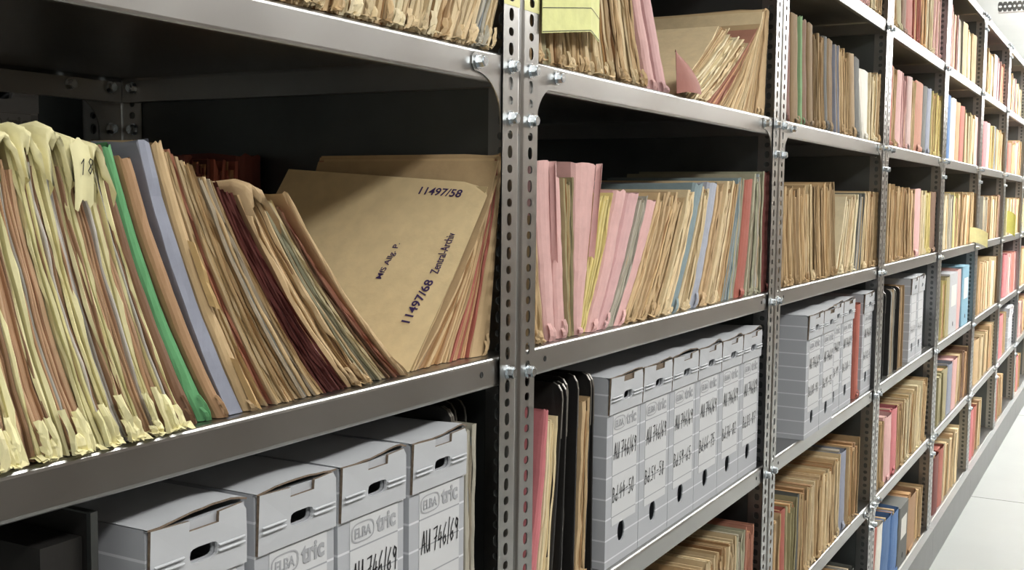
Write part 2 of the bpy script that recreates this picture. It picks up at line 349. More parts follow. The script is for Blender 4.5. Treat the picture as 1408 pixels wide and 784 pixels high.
# ------------------------------------------------------------ archive boxes
def box_thing(x,y,z,w,cell,label,au=None,bd=None,logo=True,h=.328,d=.29,seed=0,detail=True,small=False,group=None):
    rng=random.Random(seed); t=tag(empty('archive_box',(x,y,z+.0005)),label,'archive box',group)
    hx=w*.47
    # body: walls with the finger hole and the slot cut through its front
    bm=plate_with_holes([(0,0),(w,0),(w,h-.006),(0,h-.006)],[oval(hx,.052,.030,.036,16,2.3),oval(w*.52,h-.040,.034,.014,14,4)],.0035,.006)
    me=bm_mesh(bm,'body',M['box'])
    mb=MB(); mb.v=[tuple(v.co) for v in me.vertices]; mb.f=[tuple(p.vertices) for p in me.polygons]; mb.c=[(1,1,1)]*len(mb.f)
    bpy.data.meshes.remove(me)
    mb.box(0,.003,.006,d,0,h-.004); mb.box(w-.003,w,.006,d,0,h-.004); mb.box(.003,w-.003,d-.003,d,0,h-.004); mb.box(.003,w-.003,.006,d-.003,0,.003)
    link('body',mb.mesh('body',M['box']),t)
    # front flap, a curved upper sheet with the slot
    bulge=rng.uniform(.003,.006); fz0=h-.066; fz1=h-.004
    bm=plate_with_holes([(.001,fz0),(w-.001,fz0),(w-.002,(fz0+fz1)/2),(w-.004,fz1-.008),(w-.010,fz1),(w*.66,fz1-.001),(w*.66,fz1-.011),(w*.36,fz1-.011),(w*.36,fz1-.001),(.001,fz1)],[oval(w*.52,h-.040,.036,.0155,14,4)],-.003,.0005)
    for v in bm.verts:
        q=(v.co.z-fz0)/(fz1-fz0); v.co.y += .0025-.0025*q- bulge*max(0,q)*(1-abs(2*v.co.x/w-1)**2)*.6
    me=bm_mesh(bm,'front_flap',M['boxplain']); me.materials.append(M['edge'])
    for p in me.polygons:
        if abs(p.normal.y)<.35 and (p.center.x<.004 or p.center.z>fz1-.012): p.material_index=1
    link('front_flap',me,t)
    mb=MB(); mb.box(w*.362,w*.658,-.0012,.0004,fz1-.0108,fz1-.002); o=link('tab',mb.mesh('tab',M['edge'] if rng.random()<.45 else M['box']),t)
    # lid: arched top sheet with a raw corrugated front rim
    mb=MB(); rows=[]; am=rng.uniform(.0015,.0075); sk=rng.uniform(.4,.85); lift=rng.uniform(0,.003); NV=7
    for j in range(NV):
        v=j/(NV-1); r=[]
        for i in range(11):
            s=i/10; a=am*math.sin(math.pi*s**(math.log(.5)/math.log(sk)))*(1-v)**1.6
            a+=lift*s*(1-v)**2; r.append((s*w,-.004*math.sin(math.pi*s)*(1-v)+v*d,h-.003+a+rng.uniform(-.0006,.0006)*(v==0)))
        rows.append(r)
    mb.grid(rows,(1,1,1)); n0=len(mb.f)
    mb.grid([[(p[0],p[1],p[2]-.002) for p in r] for r in reversed(rows)],(1,1,1)); n1=len(mb.f)
    mb.grid([[(p[0],p[1]-.0002,p[2]-.002) for p in rows[0]],[(p[0],p[1]-.0002,p[2]) for p in rows[0]]],(1,1,1))
    me=mb.mesh('lid',M['boxplain'],mats=[M['edge']])
    for p in me.polygons: p.material_index=1 if p.index>=n1 else 0; p.use_smooth=p.index<n1
    link('lid',me,t)
    mb=MB(); n=16; mb.quad([(w*.5+.026*math.cos(2*math.pi*k/n),d*.62+.012*math.sin(2*math.pi*k/n),h-.0012) for k in range(n)]); link('finger_hole',mb.mesh('finger_hole',M['dark']),t)
    # label panel
    lx0,lx1=w*.17,w*.90
    lb=bm_mesh(plate_with_holes([(lx0,.069),(lx1,.069),(lx1,h-.0675),(lx0,h-.0675)],[],.0028,.0034),'label',M['boxlabel']); lbo=link('label',lb,t)
    mb=MB(); mb.box(lx0,lx1,-.0016,.0008,h-.0655,h-.048)
    if detail:
        for sx in (.03*w,.66*w):      # pressed ribs beside the slot
            mb2=MB()
            for zz in (h-.043,h-.0375):
                mb2.grid([[(xx,-.004-.0015*math.sin(a),zz+.0014*math.cos(a)) for a in [k*math.pi/5 for k in range(6)]] for xx in (sx,sx+w*.28)],(1,1,1))
            link('pressed_rib',mb2.mesh('pressed_rib',M['boxplain'],smooth=True),t)
    R=Matrix.Rotation(math.pi/2,4,'X')
    if logo and detail:
        zc=h-.0925; yf=.0022
        mb=MB(); o1=oval(w*.355,zc+.0072,w*.34,.0235,28,3.2); o2=oval(w*.355,zc+.0072,w*.34-.0036,.0203,28,3.2)
        for k in range(28):
            q=(k+1)%28; mb.quad([(o1[k][0],yf,o1[k][1]),(o1[q][0],yf,o1[q][1]),(o2[q][0],yf,o2[q][1]),(o2[k][0],yf,o2[k][1])])
        link('logo_outline',mb.mesh('logo_outline',M['logo']),lbo)
        for tx,px,sz,bo in (('ELBA',w*.235,.0165,.0003),('tric',w*.56,.029,.0010)):
            me=text_mesh(tx,sz,M['logo'],'logo_text',.0002,bo); me.transform(R)
            xs=[v.co.x for v in me.vertices]; sc=(w*.24 if tx=='ELBA' else w*.30)/(max(xs)-min(xs)); me.transform(Matrix.Diagonal((sc,1,1,1)))
            me.transform(Matrix.Translation((px-min(xs)*sc,yf,zc+(.0012 if tx=='ELBA' else -.0005)))); link('logo_text',me,lbo)
    if au:
        me=hand(au,.027,lx1-lx0-.004,rng,'handwriting'); me.transform(Matrix.Translation((lx0+.004,.0022,h-.146))); me.transform(Matrix.Shear('XZ',4,(0,0)) if False else Matrix.Identity(4)); link('handwriting',me,lbo)
    if bd:
        me=hand(bd,.025,lx1-lx0-.008,rng,'handwriting'); me.transform(Matrix.Translation((lx0+.000,.0022,h-.217))); link('handwriting',me,lbo)
    return t
zC=LEVEL['C']; G1='grey archive boxes on the third shelf up'
for i,(x,bd,lab) in enumerate([(-.657,'Bd.12-20','large grey archive box with a torn brown corner edge, leftmost in the nearest bay'),(-.517,'Bd.21-24','grey archive box, second from left in the nearest bay'),
   (-.384,'Bd.25-30','grey archive box marked AU 746/69, third from left in the nearest bay'),(-.246,'Bd.31-38','grey archive box marked Bd.31-38 in the nearest bay')]):
    box_thing(x,.006,zC,.126,'1C',lab,'AU 746/69',bd,seed=11+i,group=G1)
for i,bd in enumerate(['Bd.44-50','Bd.51-58','Bd.59-65','Bd.66-75','Bd.76-82','Bd.83-87']):
    box_thing(.335+.1425*i,.008,zC,.1405,'2C','grey archive box marked %s, %s of six in the second bay'%(bd,ORD[i+1]),'AU 746/69',bd,seed=31+i,group=G1)
for i,(x,y,w,bd,lab) in enumerate([(1.535,-.012,.152,'Bd.88-90','grey archive box with its side showing, leftmost in the third bay'),(1.690,-.012,.150,'Bd.91-95','grey archive box, second from left in the third bay'),
   (1.865,.008,.140,'Bd.96-99','narrow grey archive box, third from left in the third bay'),(2.010,.008,.150,'Bd.100-1','grey archive box just left of a thin red file'),(2.310,.010,.15,'Bd.102-5','grey archive box standing apart, right of a thin red file')]):
    box_thing(x,y,zC,w,'3C',lab,'AU 746/69',bd,seed=51+i,group=G1)
for i,(x,lab) in enumerate([(3.16,'grey archive box beside black binders, left of two in the fourth bay'),(3.315,'grey archive box beside a steel bookend, right of two in the fourth bay')]):
    box_thing(x,.01,zC,.15,'4C',lab,None,'746/69',seed=71+i,detail=False,group=G1)
box_thing(7.02,.01,LEVEL['D'],.3,'7D','wide grey archive box on the second shelf up in the seventh bay',None,None,seed=80,detail=False,h=.29)
box_thing(-.265,W+.05,rl['B'],.14,'rear','dim grey archive box on the rear shelf, seen through the back of the nearest bay',seed=90)
# bookend
mb=MB(); mb.box(3.545,3.547,.03,.16,zC+.001,zC+.13); mb.box(3.547,3.66,.03,.16,zC+.001,zC+.003)
tag(link('bookend',mb.mesh('bookend',M['steel'])),'bent steel bookend right of two grey boxes in the fourth bay','bookend')
CELLS = [
('1B', [
  ('b','cream',-0.824,-0.782,-0.854,-0.834,0.248),
  ('b','cream',-0.782,-0.741,-0.834,-0.809,0.252,{'hood': 1, 'txt': '100'}),
  ('b','cream',-0.741,-0.707,-0.808,-0.785,0.254,{'hood': 1}),
  ('b','cream',-0.707,-0.687,-0.784,-0.766,0.253,{'hood': 1}),
  ('b','cream',-0.687,-0.66,-0.764,-0.743,0.254,{'hood': 1}),
  ('b','cream',-0.66,-0.641,-0.742,-0.721,0.252,{'hood': 1, 'txt': '18'}),
  ('b','cream',-0.641,-0.607,-0.72,-0.696,0.246,{'hood': 1}),
  ('s','red',-0.607,-0.602,-0.708,-0.7,0.253),
  ('s','brown',-0.602,-0.585,-0.7,-0.687,0.253),
  ('s','green',-0.585,-0.564,-0.692,-0.677,0.253),
  ('s','otan',-0.564,-0.546,-0.673,-0.657,0.244),
  ('s','blueg',-0.546,-0.525,-0.653,-0.638,0.258,{'flat': 1}),
  ('s','tan',-0.525,-0.502,-0.637,-0.622,0.258,{'torn': 1}),
  ('p','buff',-0.502,-0.489,-0.622,-0.616,0.257),
  ('p','rtan',-0.489,-0.479,-0.616,-0.61,0.254),
  ('p','buff',-0.479,-0.464,-0.61,-0.6,0.249),
  ('p','tan',-0.464,-0.45,-0.6,-0.591,0.246),
  ('p','dtan',-0.45,-0.437,-0.591,-0.582,0.241),
  ('p','gpap',-0.437,-0.415,-0.581,-0.561,0.232),
  ('p','tan',-0.415,-0.401,-0.561,-0.555,0.226),
  ('p','dred',-0.401,-0.39,-0.555,-0.548,0.223),
  ('p','dred',-0.39,-0.378,-0.548,-0.541,0.22),
  ('p','dred',-0.378,-0.368,-0.541,-0.534,0.218),
  ('p','dred',-0.368,-0.358,-0.534,-0.527,0.215),
  ('b','tan',-0.358,-0.32,-0.526,-0.493,0.22,{'hood': 1}),
  ('p','ggreen',-0.32,-0.297,-0.492,-0.479,0.218),
  ('p','cream2',-0.297,-0.283,-0.479,-0.466,0.212),
  ('p','brown',-0.283,-0.27,-0.466,-0.458,0.203),
  ('p','rtan',-0.27,-0.259,-0.458,-0.452,0.201),
  ('s','tan',-0.259,-0.246,-0.452,-0.444,0.214),
]),
('1Bx', [
  ('cov','buff2',-0.233,-0.217,-0.042,-0.032,0.23),
  ('p','tan',-0.217,-0.185,-0.031,-0.025,0.244),
  ('p','tan',-0.185,-0.134,-0.023,-0.014,0.27),
  ('p','red',-0.134,-0.087,-0.012,-0.004,0.27),
  ('s','tan',-0.087,-0.034,-0.001,0.013,0.271),
]),
('1A', [
  ('b','buff',-0.495,-0.476,-0.485,-0.463,0.25),
  ('b','tan',-0.476,-0.456,-0.46,-0.438,0.249),
  ('b','buff',-0.456,-0.438,-0.435,-0.415,0.249),
  ('b','buff',-0.438,-0.413,-0.411,-0.384,0.248),
  ('b','tan',-0.413,-0.384,-0.38,-0.349,0.247),
  ('b','cream2',-0.384,-0.353,-0.346,-0.313,0.247),
  ('b','buff',-0.353,-0.321,-0.309,-0.276,0.246),
  ('b','tan',-0.321,-0.299,-0.272,-0.249,0.246),
  ('b','cream2',-0.299,-0.274,-0.244,-0.217,0.245),
  ('b','buff',-0.274,-0.25,-0.213,-0.188,0.244),
  ('b','buff',-0.25,-0.226,-0.184,-0.159,0.244),
  ('b','cream2',-0.226,-0.201,-0.154,-0.128,0.243),
  ('b','tan',-0.201,-0.175,-0.123,-0.097,0.242),
  ('b','buff',-0.175,-0.145,-0.092,-0.061,0.242),
  ('b','buff',-0.145,-0.117,-0.056,-0.028,0.241),
  ('b','grey',-0.117,-0.092,-0.022,0.003,0.241),
  ('b','buff',-0.092,-0.069,0.008,0.031,0.24),
]),
('2B', [
  ('b','tan',0.071,0.115,0.066,0.082,0.186),
  ('s','pink',0.117,0.153,0.073,0.125,0.265,{'fl': 1}),
  ('s','pink',0.153,0.19,0.128,0.164,0.242),
  ('p','olive',0.19,0.207,0.164,0.198,0.245),
  ('s','pink',0.207,0.233,0.2,0.282,0.266,{'fl': 1}),
  ('p','yel',0.233,0.255,0.283,0.352,0.223),
  ('s','pink',0.255,0.293,0.354,0.399,0.226),
  ('s','pink2',0.293,0.327,0.403,0.453,0.223),
  ('p','grey',0.327,0.359,0.456,0.486,0.217),
  ('s','pink',0.359,0.395,0.486,0.537,0.209),
  ('b','tan',0.395,0.442,0.54,0.582,0.225),
  ('b','tan',0.442,0.498,0.582,0.638,0.227),
  ('b','tan',0.498,0.553,0.638,0.684,0.222),
  ('b','buff',0.553,0.611,0.684,0.735,0.234),
  ('s','teal',0.611,0.648,0.735,0.785,0.243),
  ('b','buff',0.648,0.723,0.785,0.828,0.241),
  ('s','lilac',0.723,0.765,0.828,0.877,0.246),
  ('b','tan',0.765,0.812,0.877,0.923,0.251),
  ('b','buff',0.812,0.86,0.923,0.971,0.252),
  ('p','tan',0.86,0.911,0.971,1.006,0.254),
  ('p','teal',0.911,0.954,1.005,1.025,0.262),
  ('p','ggreen',0.954,0.998,1.025,1.056,0.262),
  ('s','red',0.998,1.07,1.062,1.12,0.258),
  ('b','ggreen',1.07,1.19,1.119,1.196,0.281),
  ('s','dred',1.19,1.255,1.197,1.249,0.278),
]),
('2A', [
  ('b','tan',0.053,0.091,0.033,0.067,0.25),
  ('s','olive',0.091,0.12,0.064,0.09,0.25),
  ('b','tan',0.12,0.158,0.086,0.122,0.25),
  ('b','buff',0.158,0.198,0.117,0.155,0.25),
  ('b','tan',0.198,0.239,0.15,0.189,0.25),
  ('b','buff',0.239,0.285,0.184,0.228,0.25),
  ('b','buff',0.285,0.335,0.223,0.272,0.25),
  ('b','dtan',0.335,0.371,0.266,0.301,0.25),
  ('b','tan',0.371,0.407,0.295,0.331,0.25),
  ('b','buff',0.407,0.439,0.324,0.355,0.25),
  ('b','tan',0.439,0.474,0.349,0.384,0.25),
]),
('2Ax', [
  ('s','pink',0.489,0.536,0.398,0.435,0.213),
  ('s','pink2',0.536,0.586,0.435,0.476,0.22),
  ('p','buff',0.619,0.641,0.834,0.897,0.163),
  ('b','cream2',0.641,0.736,0.898,0.964,0.155),
  ('b','buff',0.736,0.794,0.975,1.065,0.153),
  ('p','rtan',0.794,0.865,1.071,1.096,0.214),
  ('p','tan',0.865,0.939,1.091,1.122,0.228),
  ('p','buff',0.939,1.018,1.122,1.154,0.238),
  ('p','tan',1.018,1.112,1.155,1.177,0.239),
  ('s','tan',1.112,1.202,1.177,1.211,0.241),
]),
('3A', [
  ('s','rbrown',1.353,1.418,1.323,1.387,0.268),
  ('s','kbrown',1.418,1.486,1.387,1.454,0.265),
  ('s','lgreen',1.486,1.507,1.453,1.473,0.263),
  ('s','brown',1.507,1.564,1.472,1.529,0.26),
  ('s','kbrown',1.564,1.616,1.528,1.579,0.258),
  ('b','kbrown',1.616,1.684,1.578,1.646,0.255),
  ('b','dtan',1.684,1.748,1.645,1.708,0.253),
  ('s','dgrey',1.748,1.789,1.707,1.748,0.25),
  ('s','kbrown',1.789,1.857,1.747,1.814,0.248),
  ('p','blueg',1.857,1.909,1.813,1.865,0.245),
  ('b','tan',1.909,1.981,1.864,1.936,0.243),
  ('b','dtan',1.981,2.047,1.934,2,0.24),
  ('s','dtan',2.047,2.115,1.998,2.066,0.238),
  ('s','dgrey',2.115,2.206,2.065,2.156,0.235),
]),
('3Ax', [
  ('s','white',2.227,2.29,2.132,2.285,0.208),
  ('b','cream2',2.29,2.39,2.296,2.396,0.218),
  ('b','tan',2.39,2.459,2.395,2.453,0.226),
]),
('3Z', [
  ('s','pink',1.807,1.911,1.817,1.923,0.25),
  ('b','pink',1.911,2.022,1.925,2.037,0.25),
  ('s','pink2',2.022,2.129,2.04,2.148,0.25),
  ('b','pink',2.129,2.222,2.151,2.244,0.25),
  ('b','cream2',2.222,2.319,2.248,2.345,0.25),
  ('b','tan',2.319,2.421,2.349,2.451,0.25),
]),
('3B', [
  ('b','tan',1.353,1.405,1.323,1.374,0.245),
  ('b','tan',1.405,1.465,1.372,1.431,0.247),
  ('b','dtan',1.465,1.527,1.43,1.492,0.25),
  ('b','tan',1.527,1.592,1.49,1.554,0.253),
  ('b','buff',1.592,1.66,1.552,1.619,0.255),
  ('b','dtan',1.66,1.73,1.617,1.687,0.258),
  ('b','tan',1.73,1.803,1.685,1.758,0.26),
  ('b','tan',1.803,1.871,1.756,1.824,0.263),
  ('b','dtan',1.871,1.933,1.821,1.883,0.265),
]),
('3B2', [
  ('b','cream2',1.933,2.015,2.023,2.098,0.225),
  ('b','buff',2.015,2.081,2.09,2.151,0.229),
  ('b','cream2',2.081,2.16,2.141,2.215,0.233),
  ('p','dgrey',2.16,2.242,2.205,2.283,0.237),
  ('b','buff',2.242,2.327,2.272,2.355,0.242),
  ('b','tan',2.327,2.416,2.342,2.43,0.246),
  ('b','dtan',2.416,2.498,2.416,2.498,0.25),
]),
('4A', [
  ('s','red',2.617,2.681,2.617,2.681,0.27),
  ('b','tan',2.681,2.747,2.681,2.747,0.269),
  ('s','pink',2.747,2.857,2.747,2.857,0.268),
  ('b','pink',2.857,2.943,2.857,2.943,0.267),
  ('s','gpink',2.943,3.032,2.943,3.032,0.266),
  ('p','buff',3.032,3.109,3.032,3.109,0.265),
  ('s','rtan',3.109,3.287,3.109,3.287,0.264),
  ('s','dgrey',3.287,3.39,3.287,3.39,0.263),
  ('s','blueg',3.39,3.497,3.39,3.497,0.262),
  ('b','yel',3.497,3.628,3.497,3.628,0.261),
  ('b','yel',3.628,3.765,3.628,3.765,0.26),
]),
('4Z', [
  ('b','tan',2.59,2.693,2.56,2.665,0.26),
  ('s','olive',2.693,2.787,2.667,2.763,0.26),
  ('s','brown',2.787,2.871,2.766,2.851,0.26),
  ('s','red',2.871,3.019,2.854,3.003,0.26),
  ('b','red',3.019,3.16,3.006,3.148,0.26),
  ('b','orange',3.16,3.293,3.151,3.285,0.26),
  ('b','cream2',3.293,3.451,3.288,3.447,0.26),
  ('b','pink',3.451,3.619,3.451,3.619,0.26),
]),
('4B', [
  ('b','tan',2.67,2.761,2.67,2.761,0.275),
  ('b','dtan',2.761,2.857,2.76,2.855,0.273),
  ('b','tan',2.857,2.942,2.854,2.939,0.27),
  ('b','dtan',2.942,3.06,2.938,3.056,0.268),
  ('b','tan',3.06,3.2,3.055,3.195,0.265),
  ('s','pink',3.2,3.349,3.194,3.342,0.263),
  ('b','cream2',3.349,3.453,3.341,3.445,0.26),
  ('b','yel',3.453,3.58,3.444,3.571,0.258),
  ('s','brown',3.58,3.732,3.57,3.722,0.255),
]),
('5A', [
  ('s','blue',3.931,4.018,3.931,4.018,0.28),
  ('s','white',4.018,4.176,4.018,4.176,0.275),
  ('s','otan',4.176,4.319,4.176,4.319,0.27),
  ('s','red',4.319,4.469,4.319,4.469,0.265),
  ('b','olive',4.469,4.68,4.469,4.68,0.26),
  ('b','tan',4.68,4.849,4.68,4.849,0.255),
  ('s','pink',4.849,5.057,4.849,5.057,0.25),
]),
('5Z', [
  ('s','dpink',3.799,3.969,3.799,3.967,0.27),
  ('b','pink',3.969,4.15,3.965,4.145,0.264),
  ('b','grey',4.15,4.319,4.142,4.31,0.258),
  ('s','tan',4.319,4.497,4.307,4.484,0.252),
  ('b','buff',4.497,4.658,4.481,4.642,0.246),
  ('s','dtan',4.658,4.828,4.638,4.808,0.24),
]),
('5B', [
  ('b','cream2',3.936,4.065,3.936,4.068,0.25),
  ('b','grey',4.065,4.201,4.07,4.208,0.253),
  ('b','yel',4.201,4.343,4.211,4.354,0.257),
  ('b','tan',4.343,4.492,4.358,4.508,0.26),
  ('b','tan',4.492,4.648,4.512,4.669,0.263),
  ('b','buff',4.648,4.841,4.673,4.866,0.267),
  ('b','tan',4.841,5.015,4.871,5.045,0.27),
]),
('6A', [
  ('s','dpink',5.246,5.412,5.246,5.412,0.25),
  ('s','pink',5.412,5.55,5.412,5.55,0.25),
  ('b','yel',5.55,5.694,5.55,5.694,0.25),
  ('s','dgrey',5.694,5.844,5.694,5.844,0.25),
  ('b','tan',5.844,6.039,5.844,6.039,0.25),
  ('b','tan',6.039,6.246,6.039,6.246,0.25),
]),
('6Z', [
  ('b','tan',5.069,5.295,5.069,5.295,0.25),
  ('b','tan',5.295,5.573,5.295,5.573,0.25),
  ('s','blueg',5.573,5.758,5.573,5.758,0.25),
  ('b','pink',5.758,5.913,5.758,5.913,0.25),
  ('b','rtan',5.913,6.116,5.913,6.116,0.25),
]),
('6B', [
  ('b','grey',5.327,5.528,5.327,5.53,0.25),
  ('b','tan',5.528,5.705,5.533,5.712,0.253),
  ('b','buff',5.705,5.929,5.715,5.94,0.255),
  ('b','tan',5.929,6.085,5.944,6.101,0.258),
  ('s','brown',6.085,6.29,6.105,6.31,0.26),
]),
('7A', [
  ('s','red',6.599,6.788,6.599,6.788,0.2),
  ('b','tan',6.788,7.036,6.788,7.036,0.217),
  ('b','pink',7.036,7.245,7.036,7.245,0.233),
  ('b','tan',7.245,7.409,7.245,7.409,0.25),
]),
('7Z', [
  ('b','tan',6.419,6.603,6.419,6.603,0.25),
  ('b','pink',6.603,6.844,6.603,6.844,0.233),
  ('b','tan',6.844,7.048,6.844,7.048,0.217),
  ('b','buff',7.048,7.262,7.048,7.262,0.2),
]),
('7B', [
  ('b','olive',6.596,6.781,6.596,6.781,0.25),
  ('b','tan',6.781,6.975,6.781,6.975,0.25),
  ('b','pink',6.975,7.23,6.975,7.23,0.25),
  ('b','tan',7.23,7.5,7.23,7.5,0.25),
]),
('8A', [
  ('b','tan',7.815,8.063,7.815,8.063,0.25),
  ('b','pink',8.063,8.325,8.063,8.325,0.25),
  ('b','tan',8.325,8.601,8.325,8.601,0.25),
]),
('8Z', [
  ('b','tan',7.603,7.845,7.603,7.845,0.25),
  ('b','pink',7.845,8.1,7.845,8.1,0.25),
  ('b','tan',8.1,8.369,8.1,8.369,0.25),
]),
('8B', [
  ('b','cream2',7.786,8.091,7.786,8.091,0.25),
  ('b','tan',8.091,8.416,8.091,8.416,0.25),
  ('b','tan',8.416,8.692,8.416,8.692,0.25),
]),
('2C', [
  ('s','dpink',0.068,0.105,0.133,0.145,0.303),
  ('p','cream2',0.105,0.143,0.145,0.178,0.288),
  ('k','black',0.143,0.187,0.181,0.201,0.336),
  ('k','black',0.187,0.239,0.206,0.247,0.342),
  ('b','tan',0.241,0.274,0.262,0.287,0.305,{'dep': 0.3}),
  ('k','black',0.277,0.31,0.294,0.305,0.337),
]),
('3Cx', [
  ('s','red',2.225,2.277,2.225,2.277,0.3),
]),
('4C', [
  ('k','black',2.671,2.775,2.681,2.784,0.31),
  ('p','grey',2.775,2.856,2.782,2.862,0.31),
  ('k','black',2.856,2.94,2.859,2.943,0.31),
  ('p','dtan',2.94,3.042,2.94,3.042,0.31),
]),
('5C', [
  ('b','yel',3.983,4.091,3.983,4.091,0.27),
  ('s','olive',4.091,4.203,4.091,4.203,0.278),
  ('x','gbox',4.203,4.465,4.203,4.465,0.285),
  ('s','pink',4.465,4.618,4.465,4.618,0.292),
  ('x','blue2',4.618,4.861,4.618,4.861,0.3),
]),
('6C', [
  ('b','tan',5.279,5.542,5.279,5.545,0.3),
  ('b','buff',5.542,5.789,5.549,5.797,0.3),
  ('b','cream2',5.789,6.092,5.802,6.106,0.3),
  ('b','tan',6.092,6.377,6.112,6.397,0.3),
]),
('7C', [
  ('s','dpink',6.639,6.823,6.639,6.823,0.28),
  ('b','pink',6.823,7.065,6.823,7.065,0.28),
  ('s','red',7.065,7.32,7.065,7.32,0.28),
  ('b','pink',7.32,7.535,7.32,7.535,0.28),
]),
('8C', [
  ('b','tan',7.878,8.183,7.878,8.183,0.28),
  ('b','pink',8.183,8.508,8.183,8.508,0.28),
  ('b','tan',8.508,8.854,8.508,8.854,0.28),
]),
('2D', [
  ('b','tan',0.3,0.364,0.28,0.344,0.25),
  ('b','buff',0.364,0.427,0.345,0.409,0.251),
  ('b','tan',0.427,0.491,0.41,0.474,0.252),
  ('b','buff',0.491,0.554,0.475,0.539,0.253),
  ('b','tan',0.554,0.618,0.54,0.604,0.254),
  ('b','tan',0.618,0.681,0.606,0.669,0.255),
  ('b','buff',0.681,0.745,0.671,0.734,0.256),
  ('b','tan',0.745,0.809,0.736,0.799,0.256),
  ('b','buff',0.809,0.872,0.801,0.864,0.257),
  ('b','buff',0.872,0.936,0.866,0.93,0.258),
  ('b','tan',0.936,0.999,0.931,0.995,0.259),
  ('b','buff',0.999,1.063,0.996,1.06,0.26),
  ('b','ggreen',1.063,1.126,1.061,1.125,0.261),
  ('b','rtan',1.126,1.19,1.126,1.19,0.262),
]),
('3D', [
  ('b','tan',1.31,1.42,1.31,1.42,0.225),
  ('s','red',1.42,1.47,1.42,1.47,0.227),
  ('b','olive',1.47,1.58,1.47,1.58,0.229),
  ('s','dgrey',1.58,1.6,1.58,1.6,0.231),
  ('b','tan',1.6,1.69,1.6,1.69,0.233),
  ('b','buff',1.69,1.78,1.69,1.78,0.235),
  ('b','tan',1.78,1.85,1.78,1.85,0.237),
  ('b','buff',1.85,1.92,1.85,1.92,0.24),
  ('b','tan',1.92,2,1.92,2,0.242),
  ('b','buff',2,2.08,2,2.08,0.244),
  ('s','blueg',2.08,2.17,2.08,2.17,0.246),
  ('b','tan',2.17,2.185,2.17,2.185,0.248),
  ('b','dtan',2.185,2.34,2.185,2.34,0.25),
]),
('4D', [
  ('b','tan',2.668,2.77,2.648,2.753,0.235),
  ('s','pink',2.77,2.906,2.757,2.895,0.24),
  ('s','dpink',2.906,3.02,2.9,3.016,0.245),
  ('b','tan',3.02,3.139,3.021,3.143,0.25),
  ('b','cream2',3.139,3.265,3.148,3.275,0.255),
  ('b','buff',3.265,3.397,3.281,3.414,0.26),
  ('b','cream2',3.397,3.537,3.42,3.56,0.265),
  ('b','tan',3.537,3.646,3.567,3.676,0.27),
]),
('5D', [
  ('b','olive',3.96,4.11,3.96,4.113,0.23),
  ('s','olive',4.11,4.267,4.118,4.278,0.235),
  ('s','blueg',4.267,4.408,4.283,4.427,0.24),
  ('s','pink',4.408,4.556,4.433,4.583,0.245),
  ('b','tan',4.556,4.711,4.589,4.746,0.25),
  ('b','brown',4.711,4.902,4.753,4.944,0.255),
  ('b','tan',4.902,5.045,4.952,5.095,0.26),
]),
('6D', [
  ('s','tan',5.256,5.48,5.256,5.483,0.25),
  ('b','buff',5.48,5.684,5.487,5.693,0.26),
  ('b','tan',5.684,5.9,5.698,5.914,0.27),
  ('b','buff',5.9,6.128,5.92,6.148,0.28),
]),
('7D', [
  ('s','dpink',6.497,6.717,6.497,6.717,0.28),
  ('b','tan',6.717,6.901,6.717,6.901,0.28),
]),
('8D', [
  ('b','pink',7.84,8.137,7.84,8.137,0.27),
  ('b','tan',8.137,8.453,8.137,8.453,0.27),
  ('b','pink',8.453,8.79,8.453,8.79,0.27),
]),
('3E', [
  ('b','tan',2,2.08,2.02,2.1,0.25),
  ('s','blue',2.08,2.14,2.1,2.16,0.247),
  ('b','tan',2.14,2.22,2.16,2.24,0.243),
  ('s','dgrey',2.22,2.3,2.24,2.32,0.24),
]),
('4E', [
  ('s','red',2.53,2.66,2.58,2.71,0.28),
  ('s','white',2.66,2.76,2.702,2.802,0.269),
  ('s','blue',2.76,2.93,2.793,2.963,0.258),
  ('s','blue',2.93,3.08,2.955,3.105,0.247),
  ('x','dgrey',3.08,3.28,3.097,3.297,0.237),
  ('s','otan',3.28,3.5,3.288,3.508,0.226),
  ('b','tan',3.5,3.66,3.5,3.66,0.215),
]),
('5E', [
  ('s','dred',3.8,3.95,3.8,3.95,0.26),
  ('s','dred',3.95,4.1,3.956,4.106,0.266),
  ('s','red',4.1,4.25,4.112,4.262,0.272),
  ('b','cream2',4.25,4.4,4.268,4.418,0.278),
  ('b','tan',4.4,4.55,4.424,4.574,0.284),
  ('b','buff',4.55,4.7,4.58,4.73,0.29),
]),
('6E', [
  ('s','pink',5.05,5.18,5.08,5.21,0.28),
  ('s','dpink',5.18,5.3,5.21,5.33,0.28),
  ('s','red',5.3,5.42,5.33,5.45,0.28),
  ('b','otan',5.42,5.55,5.45,5.58,0.28),
  ('b','cream2',5.55,5.68,5.58,5.71,0.28),
]),
('7E', [
  ('s','dpink',6.3,6.45,6.3,6.45,0.28),
  ('s','red',6.45,6.6,6.45,6.6,0.28),
  ('b','tan',6.6,6.72,6.6,6.72,0.28),
  ('b','tan',6.72,6.85,6.72,6.85,0.28),
]),
('8E', [
  ('s','red',7.56,7.7,7.56,7.7,0.27),
  ('b','tan',7.7,7.82,7.7,7.82,0.27),
  ('s','dpink',7.82,7.95,7.82,7.95,0.27),
  ('b','tan',7.95,8.1,7.95,8.1,0.27),
]),
]
